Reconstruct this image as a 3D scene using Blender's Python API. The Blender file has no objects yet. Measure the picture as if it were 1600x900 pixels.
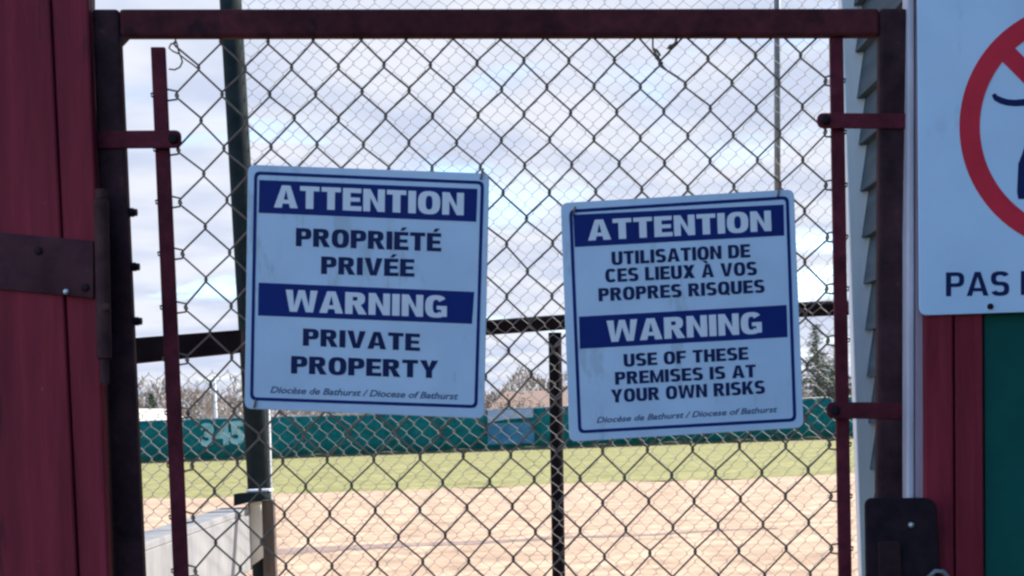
import bpy, bmesh, math, random
from mathutils import Vector, Matrix

random.seed(11)
S = bpy.context.scene
COL = S.collection
R = math.radians

# ------------------------------------------------------------------ camera
F = 2105.0                      # focal length in photo pixels (1600 wide)
CX, CY = 800.0, 667.0           # principal point (the photo is an off-centre crop)
CAMZ = 1.6
ROLL = R(2.0)
AX_R = Vector((math.cos(ROLL), 0, -math.sin(ROLL)))
AX_U = Vector((math.sin(ROLL), 0, math.cos(ROLL)))
AX_F = Vector((0, 1, 0))
cam_d = bpy.data.cameras.new('camera')
cam_d.sensor_width = 36.0
cam_d.lens = 36.0 * F / 1600.0
cam_d.shift_y = (CY - 450.0) / 1600.0
cam_d.clip_start = 0.05
cam_d.clip_end = 3000.0
cam_d.dof.use_dof = False
cam = bpy.data.objects.new('camera', cam_d)
COL.objects.link(cam)
m3 = Matrix((AX_R, AX_U, -AX_F)).transposed()
cam.matrix_world = Matrix.Translation((0, 0, CAMZ)) @ m3.to_4x4()
S.camera = cam
S.cycles.filter_width = 2.5      # soft phone lens

# ------------------------------------------------------------------ sky and sun
SUN_EL, SUN_AZ = R(38), R(33)     # azimuth measured from +X towards +Y
SUNDIR = Vector((math.cos(SUN_EL) * math.cos(SUN_AZ), math.cos(SUN_EL) * math.sin(SUN_AZ), math.sin(SUN_EL)))
W = bpy.data.worlds.new('World')
S.world = W
W.use_nodes = True
wn, wl = W.node_tree.nodes, W.node_tree.links
wn.clear()
w_out = wn.new('ShaderNodeOutputWorld')
w_bg = wn.new('ShaderNodeBackground')
w_bg.inputs['Strength'].default_value = 0.15
w_sky = wn.new('ShaderNodeTexSky')
w_sky.sky_type = 'NISHITA'
w_sky.sun_disc = False
w_sky.sun_elevation = SUN_EL
w_sky.sun_rotation = math.pi / 2 - SUN_AZ
w_sky.altitude = 50
w_sky.ozone_density = 4.0
w_sky.dust_density = 0.4
w_tc = wn.new('ShaderNodeTexCoord')
w_sep = wn.new('ShaderNodeSeparateXYZ')
wl.new(w_tc.outputs['Generated'], w_sep.inputs[0])


def wmath(op, a, b=None, c=None, clamp=False):
    n = wn.new('ShaderNodeMath')
    n.operation = op
    n.use_clamp = clamp
    for i, v in enumerate((a, b, c)):
        if v is None:
            continue
        if isinstance(v, (int, float)):
            n.inputs[i].default_value = v
        else:
            wl.new(v, n.inputs[i])
    return n.outputs[0]


zz = wmath('ADD', wmath('MAXIMUM', w_sep.outputs['Z'], 0.0), 0.10)
cxn = wmath('DIVIDE', w_sep.outputs['X'], zz)
cyn = wmath('DIVIDE', w_sep.outputs['Y'], zz)
w_cmb = wn.new('ShaderNodeCombineXYZ')
wl.new(cxn, w_cmb.inputs[0])
wl.new(cyn, w_cmb.inputs[1])
w_n1 = wn.new('ShaderNodeTexNoise')
w_n1.inputs['Scale'].default_value = 1.5
w_n1.inputs['Detail'].default_value = 7
w_n1.inputs['Roughness'].default_value = 0.55
w_n1.inputs['Distortion'].default_value = 0.4
wl.new(w_cmb.outputs[0], w_n1.inputs['Vector'])
w_n2 = wn.new('ShaderNodeTexNoise')
w_n2.inputs['Scale'].default_value = 2.6
w_n2.inputs['Detail'].default_value = 6
wl.new(w_cmb.outputs[0], w_n2.inputs['Vector'])
# a bank of cloud over the field, open blue sky behind the photographer
bank = wn.new('ShaderNodeMapRange')
bank.interpolation_type = 'SMOOTHSTEP'
bank.inputs['From Min'].default_value = 0.05
bank.inputs['From Max'].default_value = 0.55
wl.new(w_sep.outputs['Y'], bank.inputs['Value'])
mask = wn.new('ShaderNodeMapRange')
mask.interpolation_type = 'SMOOTHSTEP'
mask.inputs['From Min'].default_value = 0.24
mask.inputs['From Max'].default_value = 0.46
wl.new(w_n1.outputs['Fac'], mask.inputs['Value'])
cov = wmath('MULTIPLY', mask.outputs[0], bank.outputs[0], clamp=True)
shade = wn.new('ShaderNodeValToRGB')
shade.color_ramp.elements[0].position = 0.36
shade.color_ramp.elements[0].color = (1.90, 2.12, 2.68, 1)
shade.color_ramp.elements[1].position = 0.60
shade.color_ramp.elements[1].color = (2.55, 2.65, 2.96, 1)
wl.new(w_n2.outputs['Fac'], shade.inputs['Fac'])
w_mix = wn.new('ShaderNodeMix')
w_mix.data_type = 'RGBA'
wl.new(cov, w_mix.inputs[0])
wl.new(w_sky.outputs[0], w_mix.inputs[6])
wl.new(shade.outputs[0], w_mix.inputs[7])
wl.new(w_mix.outputs[2], w_bg.inputs['Color'])
wl.new(w_bg.outputs[0], w_out.inputs['Surface'])

sun_d = bpy.data.lights.new('sun', 'SUN')
sun_d.energy = 4.3
sun_d.angle = R(0.53)
sun_d.color = (1.0, 0.93, 0.84)
sun = bpy.data.objects.new('sun', sun_d)
COL.objects.link(sun)
sun.rotation_euler = (-SUNDIR).to_track_quat('-Z', 'Y').to_euler()
sun.location = (30, 5, 30)

vs = S.view_settings
vs.view_transform = 'Standard'
vs.look = 'None'
vs.exposure = 1.2
vs.gamma = 1.0
vs.use_curve_mapping = False


# ------------------------------------------------------------------ helpers
def U(px, py, Y):
    """photo pixel at forward distance Y -> world point"""
    return Vector((0, 0, CAMZ)) + AX_R * ((px - CX) / F * Y) + AX_U * ((CY - py) / F * Y) + AX_F * Y


def lerp(a, b, t):
    return a + (b - a) * t


def mat(name, color, rough=0.6, metal=0.0, var=0.15, scale=20.0, bump=0.0, color2=None, spec=0.5,
        stretch=(1, 1, 1), coat=0.0, ramp=(0.35, 0.65), fine=None, bump_d=0.002, chips=None):
    m = bpy.data.materials.new(name)
    m.use_nodes = True
    n, l = m.node_tree.nodes, m.node_tree.links
    b = n['Principled BSDF']
    b.inputs['Roughness'].default_value = rough
    b.inputs['Metallic'].default_value = metal
    b.inputs['Specular IOR Level'].default_value = spec
    b.inputs['Coat Weight'].default_value = coat
    tc = n.new('ShaderNodeTexCoord')
    mp = n.new('ShaderNodeMapping')
    mp.inputs['Scale'].default_value = stretch
    l.new(tc.outputs['Object'], mp.inputs['Vector'])
    nz = n.new('ShaderNodeTexNoise')
    nz.inputs['Scale'].default_value = scale
    nz.inputs['Detail'].default_value = 8
    nz.inputs['Roughness'].default_value = 0.65
    l.new(mp.outputs[0], nz.inputs['Vector'])
    cr = n.new('ShaderNodeValToRGB')
    cr.color_ramp.elements[0].position = ramp[0]
    cr.color_ramp.elements[1].position = ramp[1]
    c2 = color2 if color2 else tuple(min(1, c * (1 + var)) for c in color)
    c1 = color if color2 else tuple(c * (1 - var) for c in color)
    cr.color_ramp.elements[0].color = (*c1, 1)
    cr.color_ramp.elements[1].color = (*c2, 1)
    l.new(nz.outputs['Fac'], cr.inputs['Fac'])
    out = cr.outputs[0]
    if fine:
        f = n.new('ShaderNodeTexNoise')
        f.inputs['Scale'].default_value = fine[0]
        f.inputs['Detail'].default_value = 5
        l.new(mp.outputs[0], f.inputs['Vector'])
        mr = n.new('ShaderNodeMapRange')
        mr.inputs['From Min'].default_value = 0.3
        mr.inputs['From Max'].default_value = 0.7
        mr.inputs['To Min'].default_value = 1 - fine[1]
        mr.inputs['To Max'].default_value = 1 + fine[1]
        l.new(f.outputs['Fac'], mr.inputs['Value'])
        mx = n.new('ShaderNodeMix')
        mx.data_type = 'RGBA'
        mx.blend_type = 'MULTIPLY'
        mx.inputs[0].default_value = 1.0
        l.new(out, mx.inputs[6])
        l.new(mr.outputs[0], mx.inputs[7])
        out = mx.outputs[2]
    for (cs, th, cc, st) in (chips or ()):
        # worn spots, scuffs or run-off marks: (scale, threshold, colour, stretch)
        m2 = n.new('ShaderNodeMapping')
        m2.inputs['Scale'].default_value = st
        l.new(tc.outputs['Object'], m2.inputs['Vector'])
        cn = n.new('ShaderNodeTexNoise')
        cn.inputs['Scale'].default_value = cs
        cn.inputs['Detail'].default_value = 6
        cn.inputs['Roughness'].default_value = 0.7
        l.new(m2.outputs[0], cn.inputs['Vector'])
        c_r = n.new('ShaderNodeMapRange')
        c_r.inputs['From Min'].default_value = th
        c_r.inputs['From Max'].default_value = th + .06
        c_r.inputs['To Max'].default_value = cc[3]
        l.new(cn.outputs['Fac'], c_r.inputs['Value'])
        c_x = n.new('ShaderNodeMix')
        c_x.data_type = 'RGBA'
        l.new(c_r.outputs[0], c_x.inputs[0])
        l.new(out, c_x.inputs[6])
        c_x.inputs[7].default_value = (*cc[:3], 1)
        out = c_x.outputs[2]
    l.new(out, b.inputs['Base Color'])
    rr = n.new('ShaderNodeMapRange')
    rr.inputs['To Min'].default_value = max(0.02, rough - 0.12)
    rr.inputs['To Max'].default_value = min(1, rough + 0.12)
    l.new(nz.outputs['Fac'], rr.inputs['Value'])
    l.new(rr.outputs[0], b.inputs['Roughness'])
    if bump:
        bp = n.new('ShaderNodeBump')
        bp.inputs['Strength'].default_value = bump
        bp.inputs['Distance'].default_value = bump_d
        l.new(nz.outputs['Fac'], bp.inputs['Height'])
        l.new(bp.outputs[0], b.inputs['Normal'])
    return m


M = {}
M['red_wood'] = mat('red_painted_wood', (0.185, 0.014, 0.028), 0.65, bump=0.6, scale=9, stretch=(6, 6, 0.5), color2=(0.26, 0.026, 0.042), fine=(3.0, 0.25), spec=.15, chips=[(26, .70, (.28, .19, .20, .8), (1, 1, .6)), (5, .60, (.07, .012, .020, .6), (5, 5, .5))])
M['red_metal'] = mat('maroon_painted_steel', (0.055, 0.014, 0.018), 0.75, bump=0.35, scale=35, color2=(0.11, 0.024, 0.030), fine=(8, .3), spec=.08, chips=[(45, .68, (.14, .075, .05, .7), (1, 1, 1)), (12, .60, (.02, .012, .016, .7), (1, 1, 1))])
M['red_bar'] = mat('maroon_painted_flat_bar', (0.078, 0.012, 0.022), 0.7, bump=0.35, scale=45, color2=(0.135, 0.022, 0.034), fine=(12, .3), spec=.1, chips=[(60, .67, (.15, .07, .05, .7), (1, 1, 1))])
M['dark_metal'] = mat('aged_dark_steel', (0.034, 0.016, 0.022), 0.75, bump=0.4, scale=30, color2=(0.068, 0.030, 0.036), fine=(9, .3), spec=.08, chips=[(30, .64, (.13, .055, .045, .6), (1, 1, 1)), (14, .62, (.015, .014, .016, .7), (1, 1, 1))])
M['black_metal'] = mat('black_steel', (0.014, 0.008, 0.013), 0.7, bump=0.2, scale=40, color2=(0.028, 0.015, 0.022), spec=.1)
M['wire'] = mat('rusty_weathered_wire', (0.15, 0.105, 0.080), 0.7, scale=60, color2=(0.25, 0.185, 0.145), spec=.3)
M['far_wire'] = mat('galvanised_wire', (0.22, 0.215, 0.205), 0.6, metal=0.1, scale=30, color2=(0.32, 0.31, 0.30), spec=.25)
M['galv'] = mat('galvanised_pipe', (0.42, 0.43, 0.44), 0.4, metal=0.6, scale=25, color2=(0.6, 0.6, 0.6))
M['grey_pole'] = mat('dull_grey_pole', (0.14, 0.15, 0.16), 0.55, metal=0.3, scale=18, color2=(0.22, 0.23, 0.24))
M['pole'] = mat('dark_green_pole', (0.010, 0.015, 0.017), 0.8, scale=14, bump=0.2, color2=(0.020, 0.027, 0.028), fine=(6, .2), spec=.06)
M['rail'] = mat('dark_painted_pipe', (0.008, 0.006, 0.008), 0.9, scale=14, color2=(0.015, 0.010, 0.012), spec=.03)
M['plastic'] = mat('pale_blue_sign_plastic', (0.47, 0.60, 0.80), 0.35, scale=5, bump=.25, bump_d=.004, color2=(0.54, 0.66, 0.84), fine=(14, 0.05), spec=.4, chips=[(9, .58, (.36, .43, .52, .55), (1.6, 1, .5)), (3.5, .60, (.40, .50, .64, .5), (1, 1, 1)), (70, .73, (.25, .24, .25, .6), (1, 1, 1))])
M['blue_ink'] = mat('navy_blue_print', (0.004, 0.018, 0.140), 0.5, scale=8, color2=(0.006, 0.024, 0.180), spec=.12)
M['dark_ink'] = mat('dark_navy_print', (0.008, 0.016, 0.080), 0.55, scale=8, color2=(0.014, 0.024, 0.105), spec=.12)
M['grey_ink'] = mat('grey_blue_print', (0.06, 0.10, 0.22), 0.45, scale=8)
M['white_ink'] = mat('white_print', (0.72, 0.74, 0.84), 0.4, scale=8, var=0.04)
M['red_ink'] = mat('red_print', (0.66, 0.030, 0.055), 0.45, scale=8, var=0.1, spec=.15)
M['white_wood'] = mat('white_painted_wood', (0.76, 0.77, 0.79), 0.55, scale=10, stretch=(5, 5, .6), bump=0.3, color2=(0.82, 0.83, 0.84))
M['siding'] = mat('grey_clapboard_paint', (0.040, 0.062, 0.080), 0.7, scale=8, stretch=(.6, .6, 5), bump=0.4, color2=(0.070, 0.098, 0.12), fine=(5, .2), spec=.15)
M['green_paint'] = mat('dark_green_paint', (0.003, 0.066, 0.058), 0.6, scale=7, bump=0.3, color2=(0.005, 0.088, 0.074), fine=(3, .15), spec=.15)
M['plank'] = mat('weathered_white_plank', (0.25, 0.255, 0.265), 0.8, scale=9, stretch=(1, 1, .5), bump=0.4, color2=(0.31, 0.31, 0.31), fine=(6, .15), spec=.15)
M['cream'] = mat('cream_painted_wood', (0.70, 0.66, 0.55), 0.6, scale=9, var=0.1, bump=0.3)
M['brown_wood'] = mat('brown_post_wood', (0.07, 0.055, 0.045), 0.7, scale=9, stretch=(5, 5, .5), bump=0.5, color2=(0.12, 0.095, 0.08))
M['screen'] = mat('teal_windscreen_fabric', (0.004, 0.088, 0.088), 0.85, scale=0.7, color2=(0.007, 0.130, 0.124), fine=(3, .25), bump=.4, bump_d=.05, spec=.1, chips=[(.5, .60, (.012, .15, .145, .5), (1, 1, 3))])
M['pale_paint'] = mat('faded_cyan_numerals', (0.15, 0.33, 0.34), 0.7, scale=2.5, color2=(0.28, 0.48, 0.48))
M['banner'] = mat('blue_vinyl_banner', (0.03, 0.11, 0.19), 0.6, scale=1.2, color2=(0.07, 0.19, 0.27), spec=.1)
M['bark'] = mat('grey_brown_bark', (0.17, 0.125, 0.10), 0.85, scale=4, color2=(0.26, 0.20, 0.165), stretch=(3, 3, .6))
M['twig'] = mat('bare_twigs', (0.20, 0.145, 0.125), 0.85, scale=0.7, color2=(0.29, 0.22, 0.19))
M['needle'] = mat('evergreen_needles', (0.030, 0.050, 0.026), 0.8, scale=1.2, color2=(0.075, 0.095, 0.045))
M['brush'] = mat('dry_brush', (0.23, 0.165, 0.13), 0.9, scale=0.8, color2=(0.33, 0.25, 0.19))
M['house_white'] = mat('white_house_siding', (0.78, 0.77, 0.74), 0.7, scale=2, var=.05)
M['house_tan'] = mat('tan_house_siding', (0.42, 0.27, 0.20), 0.7, scale=2, var=.08)
M['roof_tan'] = mat('sandy_shingles', (0.42, 0.27, 0.19), 0.8, scale=5, var=.15)
M['roof_grey'] = mat('grey_shingles', (0.16, 0.15, 0.15), 0.8, scale=5, var=.2)
M['mauve'] = mat('faded_mauve_paint', (0.34, 0.24, 0.30), 0.65, scale=9, stretch=(5, 5, .6), bump=.3)
M['sign_plastic'] = mat('large_sign_plastic', (0.54, 0.69, 0.90), 0.35, scale=4, bump=.25, bump_d=.004, color2=(0.60, 0.73, 0.92), fine=(10, .05), spec=.4, chips=[(8, .62, (.42, .52, .66, .4), (1.6, 1, .5))])
M['pale_vinyl'] = mat('pale_blue_vinyl', (0.22, 0.27, 0.39), 0.6, scale=1.5, color2=(0.32, 0.35, 0.46))
M['roof_pale'] = mat('pale_metal_roof', (0.40, 0.385, 0.36), 0.6, scale=3, var=.1)
M['barrel'] = mat('rusty_maroon_steel', (0.052, 0.021, 0.026), 0.8, scale=30, bump=.3, color2=(0.10, 0.045, 0.043), spec=.08)
M['edge_paint'] = mat('grey_mauve_edge_paint', (0.52, 0.46, 0.53), 0.65, scale=9, stretch=(5, 5, .6), bump=.3, fine=(6, .15))
M['strap'] = mat('weathered_maroon_strap', (0.062, 0.019, 0.028), 0.75, bump=0.4, scale=22, color2=(0.10, 0.036, 0.044), fine=(9, .3), spec=.08, chips=[(24, .62, (.05, .045, .05, .6), (1, 1, 1)), (40, .66, (.16, .08, .06, .6), (1, 1, 1))])
M['glass'] = mat('dark_window_glass', (0.03, 0.04, 0.05), 0.1, scale=2, var=.1)
M['rust_leaf'] = mat('reddish_shrub', (0.17, 0.055, 0.04), 0.85, scale=1, color2=(0.26, 0.10, 0.07))


def tag(o, label=None, cat=None, group=None, kind=None):
    if label: o['label'] = label
    if cat: o['category'] = cat
    if group: o['group'] = group
    if kind: o['kind'] = kind
    return o


def empty(name, loc):
    o = bpy.data.objects.new(name, None)
    o.empty_display_size = 0.1
    COL.objects.link(o)
    o.location = loc
    return o


def obj(name, bm, m, parent=None, smooth=False, bevel=0.0):
    bmesh.ops.recalc_face_normals(bm, faces=bm.faces)
    me = bpy.data.meshes.new(name)
    bm.to_mesh(me)
    bm.free()
    if smooth:
        for p in me.polygons:
            p.use_smooth = True
    o = bpy.data.objects.new(name, me)
    for mm in (m if isinstance(m, (list, tuple)) else [m]):
        me.materials.append(mm)
    COL.objects.link(o)
    if parent is not None:
        o.parent = parent
        o.matrix_parent_inverse = Matrix.Translation(-parent.location)
    if bevel:
        bv = o.modifiers.new('bevel', 'BEVEL')
        bv.width = bevel
        bv.segments = 2
        bv.limit_method = 'ANGLE'
    return o


def NB():
    return bmesh.new()


def prism(bm, pts, d):
    """pts: world outline; extrude by vector d into a solid"""
    a = [bm.verts.new(p) for p in pts]
    b = [bm.verts.new(p + d) for p in pts]
    bm.faces.new(a)
    bm.faces.new(b[::-1])
    n = len(a)
    for i in range(n):
        bm.faces.new((a[i], a[(i + 1) % n], b[(i + 1) % n], b[i]))


def pxprism(bm, pts, Y, th):
    """photo-plane outline at distance Y (number or function of py), thickness th away from the viewer"""
    w = [U(x, y, Y(y) if callable(Y) else Y) for x, y in pts]
    prism(bm, w, Vector((0, th, 0)))


def box(bm, x0, y0, z0, x1, y1, z1):
    prism(bm, [Vector(p) for p in ((x0, y0, z0), (x1, y0, z0), (x1, y0, z1), (x0, y0, z1))], Vector((0, y1 - y0, 0)))


def tube(bm, pts, r, n=6, cap=True):
    pts = [Vector(p) for p in pts]
    rad = r if isinstance(r, (list, tuple)) else [r] * len(pts)
    rings = []
    ref = None
    for i, p in enumerate(pts):
        t = (pts[min(i + 1, len(pts) - 1)] - pts[max(i - 1, 0)])
        t = t.normalized() if t.length > 1e-9 else Vector((0, 0, 1))
        if ref is None:
            ref = Vector((0, 1, 0)) if abs(t.y) < 0.9 else Vector((1, 0, 0))
        a = (ref - t * ref.dot(t))
        a = a.normalized() if a.length > 1e-6 else t.orthogonal().normalized()
        ref = a
        b = t.cross(a)
        rings.append([bm.verts.new(p + (a * math.cos(2 * math.pi * k / n) + b * math.sin(2 * math.pi * k / n)) * rad[i])
                      for k in range(n)])
    for i in range(len(rings) - 1):
        for k in range(n):
            bm.faces.new((rings[i][k], rings[i][(k + 1) % n], rings[i + 1][(k + 1) % n], rings[i + 1][k]))
    if cap and n > 2:
        bm.faces.new(rings[0][::-1])
        bm.faces.new(rings[-1])


def bolt(bm, c, r, h, axis=Vector((0, -1, 0))):
    """rounded bolt head at c, sticking out along axis"""
    t = axis.normalized()
    tube(bm, [c - t * 0.002, c + t * h * .55, c + t * h * .9, c + t * h], [r, r, r * .75, r * .3], 10)


def rounded(pts_quad, rad, seg=5):
    """rounded-corner outline of a quad given in 2D"""
    out = []
    n = 4
    for i in range(n):
        p = Vector(pts_quad[i]); a = Vector(pts_quad[i - 1]); b = Vector(pts_quad[(i + 1) % n])
        r = rad[i] if isinstance(rad, (list, tuple)) else rad
        if r <= 0:
            out.append((p.x, p.y)); continue
        pa = p + (a - p).normalized() * r
        pb = p + (b - p).normalized() * r
        for k in range(seg + 1):
            t = k / seg
            q = pa * (1 - t) ** 2 + p * 2 * t * (1 - t) + pb * t * t
            out.append((q.x, q.y))
    return out


def text_mesh(body, offset=0.0, shear=0.0, spacing=1.0, sep=0.0):
    cu = bpy.data.curves.new('t', 'FONT')
    cu.body = body
    cu.size = 1.0
    cu.offset = offset
    cu.shear = shear
    cu.space_character = spacing
    cu.space_word = 1.0 + sep
    cu.resolution_u = 3
    cu.fill_mode = 'FRONT'
    o = bpy.data.objects.new('t', cu)
    COL.objects.link(o)
    dg = bpy.context.evaluated_depsgraph_get()
    dg.update()
    me = bpy.data.meshes.new_from_object(o.evaluated_get(dg))
    v = [x.co.copy() for x in me.vertices]
    f = [tuple(p.vertices) for p in me.polygons]
    bpy.data.objects.remove(o)
    bpy.data.curves.remove(cu)
    bpy.data.meshes.remove(me)
    return v, f


# block lettering: each glyph is a list of polygons with cap height 1
def _se(cx, cy, a, b, t, n=2.7):
    c, q = math.cos(t), math.sin(t)
    return (cx + a * math.copysign(abs(c) ** (2 / n), c), cy + b * math.copysign(abs(q) ** (2 / n), q))


def _arc(cx, cy, a, b, w, h, t0, t1, k=16):
    o = [_se(cx, cy, a, b, R(t0 + (t1 - t0) * i / k)) for i in range(k + 1)]
    n = [_se(cx, cy, a - w, b - h, R(t0 + (t1 - t0) * i / k)) for i in range(k + 1)]
    return [[o[i], o[i + 1], n[i + 1], n[i]] for i in range(k)]


def _rc(x0, y0, x1, y1):
    return [(x0, y0), (x1, y0), (x1, y1), (x0, y1)]


def glyph(ch, s=.25, b=.19):
    acc = None
    if ch in 'ÉÈÀ':
        acc = ch
        ch = {'É': 'E', 'È': 'E', 'À': 'A'}[ch]
    w = .76
    if ch == 'I': w = s; P = [_rc(0, 0, s, 1)]
    elif ch == 'T': w = .70; P = [_rc(0, 1 - b, w, 1), _rc(w / 2 - s / 2, 0, w / 2 + s / 2, 1 - b)]
    elif ch in 'EF':
        w = .66; P = [_rc(0, 0, s, 1), _rc(s, 1 - b, w, 1), _rc(s, .5 - b * .45, w * .94, .5 + b * .45)]
        if ch == 'E': P.append(_rc(s, 0, w + .015, b))
    elif ch == 'L': w = .62; P = [_rc(0, 0, s, 1), _rc(s, 0, w, b)]
    elif ch == 'H': w = .76; P = [_rc(0, 0, s, 1), _rc(w - s, 0, w, 1), _rc(s, .5 - b * .52, w - s, .5 + b * .52)]
    elif ch == 'N': w = .78; P = [_rc(0, 0, s * .92, 1), _rc(w - s * .92, 0, w, 1), [(s * .92, 1), (s * .92, .62), (w - s * .92, 0), (w - s * .92, .38)]]
    elif ch == 'M': w = .94; m_ = s * .85; P = [_rc(0, 0, m_, 1), _rc(w - m_, 0, w, 1), [(m_, 1), (m_, .55), (w / 2 - .09, 0), (w / 2, 0), (w / 2, .30)], [(w - m_, 1), (w / 2, .30), (w / 2, 0), (w / 2 + .09, 0), (w - m_, .55)]]
    elif ch == 'A': w = .86; c = w / 2; P = [[(0, 0), (s * 1.02, 0), (c + .0, .80), (c, 1), (c - s * .56, 1)], [(w, 0), (c + s * .56, 1), (c, 1), (c, .80), (w - s * 1.02, 0)], _rc(c - .19, .19, c + .19, .19 + b * .85)]
    elif ch == 'V': w = .84; c = w / 2; P = [[(0, 1), (c - s * .55, 0), (c, 0), (c, .24), (s * 1.02, 1)], [(w, 1), (w - s * 1.02, 1), (c, .24), (c, 0), (c + s * .55, 0)]]
    elif ch == 'W':
        w = 1.16; q = w / 4; e = s * .42
        P = [[(0, 1), (q - e * 1.15, 0), (q + e * .1, 0), (q + .02, .26), (s * .94, 1)], [(q + e * .1, 0), (q + e * 1.15, 0), (2 * q, .66), (2 * q, 1), (2 * q - e, 1), (q + .02, .26)]]
        P += [[(w - x, y) for x, y in p][::-1] for p in P]
    elif ch == 'X': w = .82; P = [[(0, 1), (s * 1.15, 1), (w, 0), (w - s * 1.15, 0)], [(w, 1), (w - s * 1.15, 1), (0, 0), (s * 1.15, 0)]]
    elif ch == 'Y': w = .82; c = w / 2; P = [_rc(c - s / 2, 0, c + s / 2, .40), [(0, 1), (c - s / 2, .40), (c, .40), (c, .60), (s * 1.08, 1)], [(w, 1), (w - s * 1.08, 1), (c, .60), (c, .40), (c + s / 2, .40)]]
    elif ch == 'K': w = .80; P = [_rc(0, 0, s, 1), [(s, .28), (s, .56), (w - s * 1.2, 1), (w, 1)], [(s + .06, .52), (s + .23, .66), (w + .02, 0), (w - s * 1.15, 0)]]
    elif ch in 'OQ':
        w = .80; P = _arc(w / 2, .5, w / 2, .515, s, b, 0, 360, 28)
        if ch == 'Q': P.append([(.40, .27), (.52, .36), (.84, .03), (.70, -.09)])
    elif ch == 'C': w = .76; P = _arc(.40, .5, .40, .515, s, b, 38, 322, 24)
    elif ch == 'G': w = .79; P = _arc(.40, .5, .40, .515, s, b, 38, 318, 24) + [_rc(.42, .36, .79, .36 + b * .85), _rc(.79 - s * .75, .04, .79, .36)]
    elif ch == 'S': w = .72; P = _arc(.36, .5 + .215 + .0, .36, .30, s, b, 22, 270, 16) + _arc(.36, .285, .36, .30, s, b, 90, -158, 16)
    elif ch in 'PR':
        w = .72; h = .31 if ch == 'P' else .29; cy = 1 - h
        P = [_rc(0, 0, s, 1), _rc(s, 1 - b, .40, 1), _rc(s, cy - h, .40, cy - h + b * .95)] + _arc(.40, cy, .32, h, s * .98, b * .97, -90, 90, 10)
        if ch == 'R': w = .78; P.append([(.32, cy - h), (.56, cy - h + .03), (.79, 0), (.79 - s * 1.1, 0)])
    elif ch == 'D': w = .77; P = [_rc(0, 0, s, 1), _rc(s, 1 - b, .40, 1), _rc(s, 0, .40, b)] + _arc(.40, .5, .37, .5, s, b, -90, 90, 14)
    elif ch == 'U': w = .76; P = [_rc(0, .36, s, 1), _rc(w - s, .36, w, 1)] + _arc(w / 2, .36, w / 2, .375, s, b, 180, 360, 14)
    else: return .30, []
    if acc in ('É', 'È'): P.append([(w * .42, 1.06), (w * .66, 1.06), (w * .92, 1.25), (w * .58, 1.25)])
    if acc == 'À': P.append([(w * .34, 1.06), (w * .58, 1.06), (w * .42, 1.25), (w * .08, 1.25)])
    return w, P


def put_block(bm, body, bl, br, h, Y, up=(0, -1), s=.275, b=.205, gap=.075):
    """block lettering from baseline-left to baseline-right photo points, cap height h px, on the plane Y"""
    x = 0.0
    polys = []
    for ch in body:
        w, P = glyph(ch, s, b)
        polys += [[(x + a_, c_) for a_, c_ in p] for p in P]
        x += w + gap
    tot = x - gap
    for k, p in enumerate(polys):
        q = []
        for (a_, c_) in p:
            t = a_ / tot
            px_ = lerp(bl[0], br[0], t) + up[0] * c_ * h
            py_ = lerp(bl[1], br[1], t) + up[1] * c_ * h
            q.append(bm.verts.new(U(px_, py_, (Y(py_) if callable(Y) else Y) - .00002 * (k % 7))))
        bm.faces.new(q)


def put_text(bm, body, bl, br, h, Y, up=(0, -1), offset=0.045, shear=0.0):
    """small lettering from baseline-left to baseline-right photo points, cap height h px, on the plane Y"""
    v, f = text_mesh(body, offset, shear)
    hv, _ = text_mesh('H', offset)
    y0, y1 = min(p.y for p in hv), max(p.y for p in hv)
    x0 = min(p.x for p in v); x1 = max(p.x for p in v)
    vs_ = []
    for p in v:
        t = (p.x - x0) / (x1 - x0)
        s_ = (p.y - y0) / (y1 - y0) * h
        x = lerp(bl[0], br[0], t) + up[0] * s_
        y = lerp(bl[1], br[1], t) + up[1] * s_
        vs_.append(bm.verts.new(U(x, y, Y(y) if callable(Y) else Y)))
    for q in f:
        try:
            bm.faces.new([vs_[i] for i in q])
        except ValueError:
            pass


def flat(bm, pts, Y):
    bm.faces.new([bm.verts.new(U(x, y, Y(y) if callable(Y) else Y)) for x, y in pts])


def text_obj(name, items, Y, m, parent, block=True, **kw):
    bm = NB()
    for it in items:
        (put_block if block else put_text)(bm, *it[:4], Y, **kw)
    return obj(name, bm, m, parent)


# ------------------------------------------------------------------ ground
def sheet(name, pts, z, m):
    bm = NB()
    bm.faces.new([bm.verts.new((x, y, z)) for x, y in pts])
    bmesh.ops.triangulate(bm, faces=bm.faces)
    return tag(obj(name, bm, m), kind='structure')


def ground_mat(name, c1, c2, scale, fine, fscale, c3=None, bump=.4):
    m = mat(name, c1, 0.95, scale=scale, color2=c2, spec=0.15, fine=(fscale, fine), bump=bump, bump_d=0.02)
    return m


M['grass'] = ground_mat('spring_grass', (0.195, 0.192, 0.070), (0.31, 0.288, 0.125), 0.5, .35, 3.0)
M['dirt'] = ground_mat('infield_dirt', (0.395, 0.272, 0.183), (0.51, 0.362, 0.252), 0.5, .32, 2.2)
M['gravel'] = ground_mat('asphalt_path', (0.045, 0.045, 0.048), (0.075, 0.075, 0.078), 6, .35, 40.0)
sheet('ground', [(-900, -300), (900, -300), (900, 1500), (-900, 1500)], 0.0, M['grass'])
edge = [(x, 36.2 + 0.35 * math.sin(x * .9) + .3 * math.sin(x * 2.7 + 1) + random.uniform(-.45, .45)) for x in [40 - i * 0.8 for i in range(101)]]
sheet('infield_dirt', [(-40, 3.0), (40, 3.0)] + edge, 0.004, M['dirt'])
M['shaded'] = ground_mat('shadow_toned_dirt', (0.24, 0.175, 0.155), (0.33, 0.24, 0.20), 1.6, .25, 5.0)  # darker tone for a shadow streak, laid on the infield as a thin sheet
su, sd_ = [], []
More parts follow.
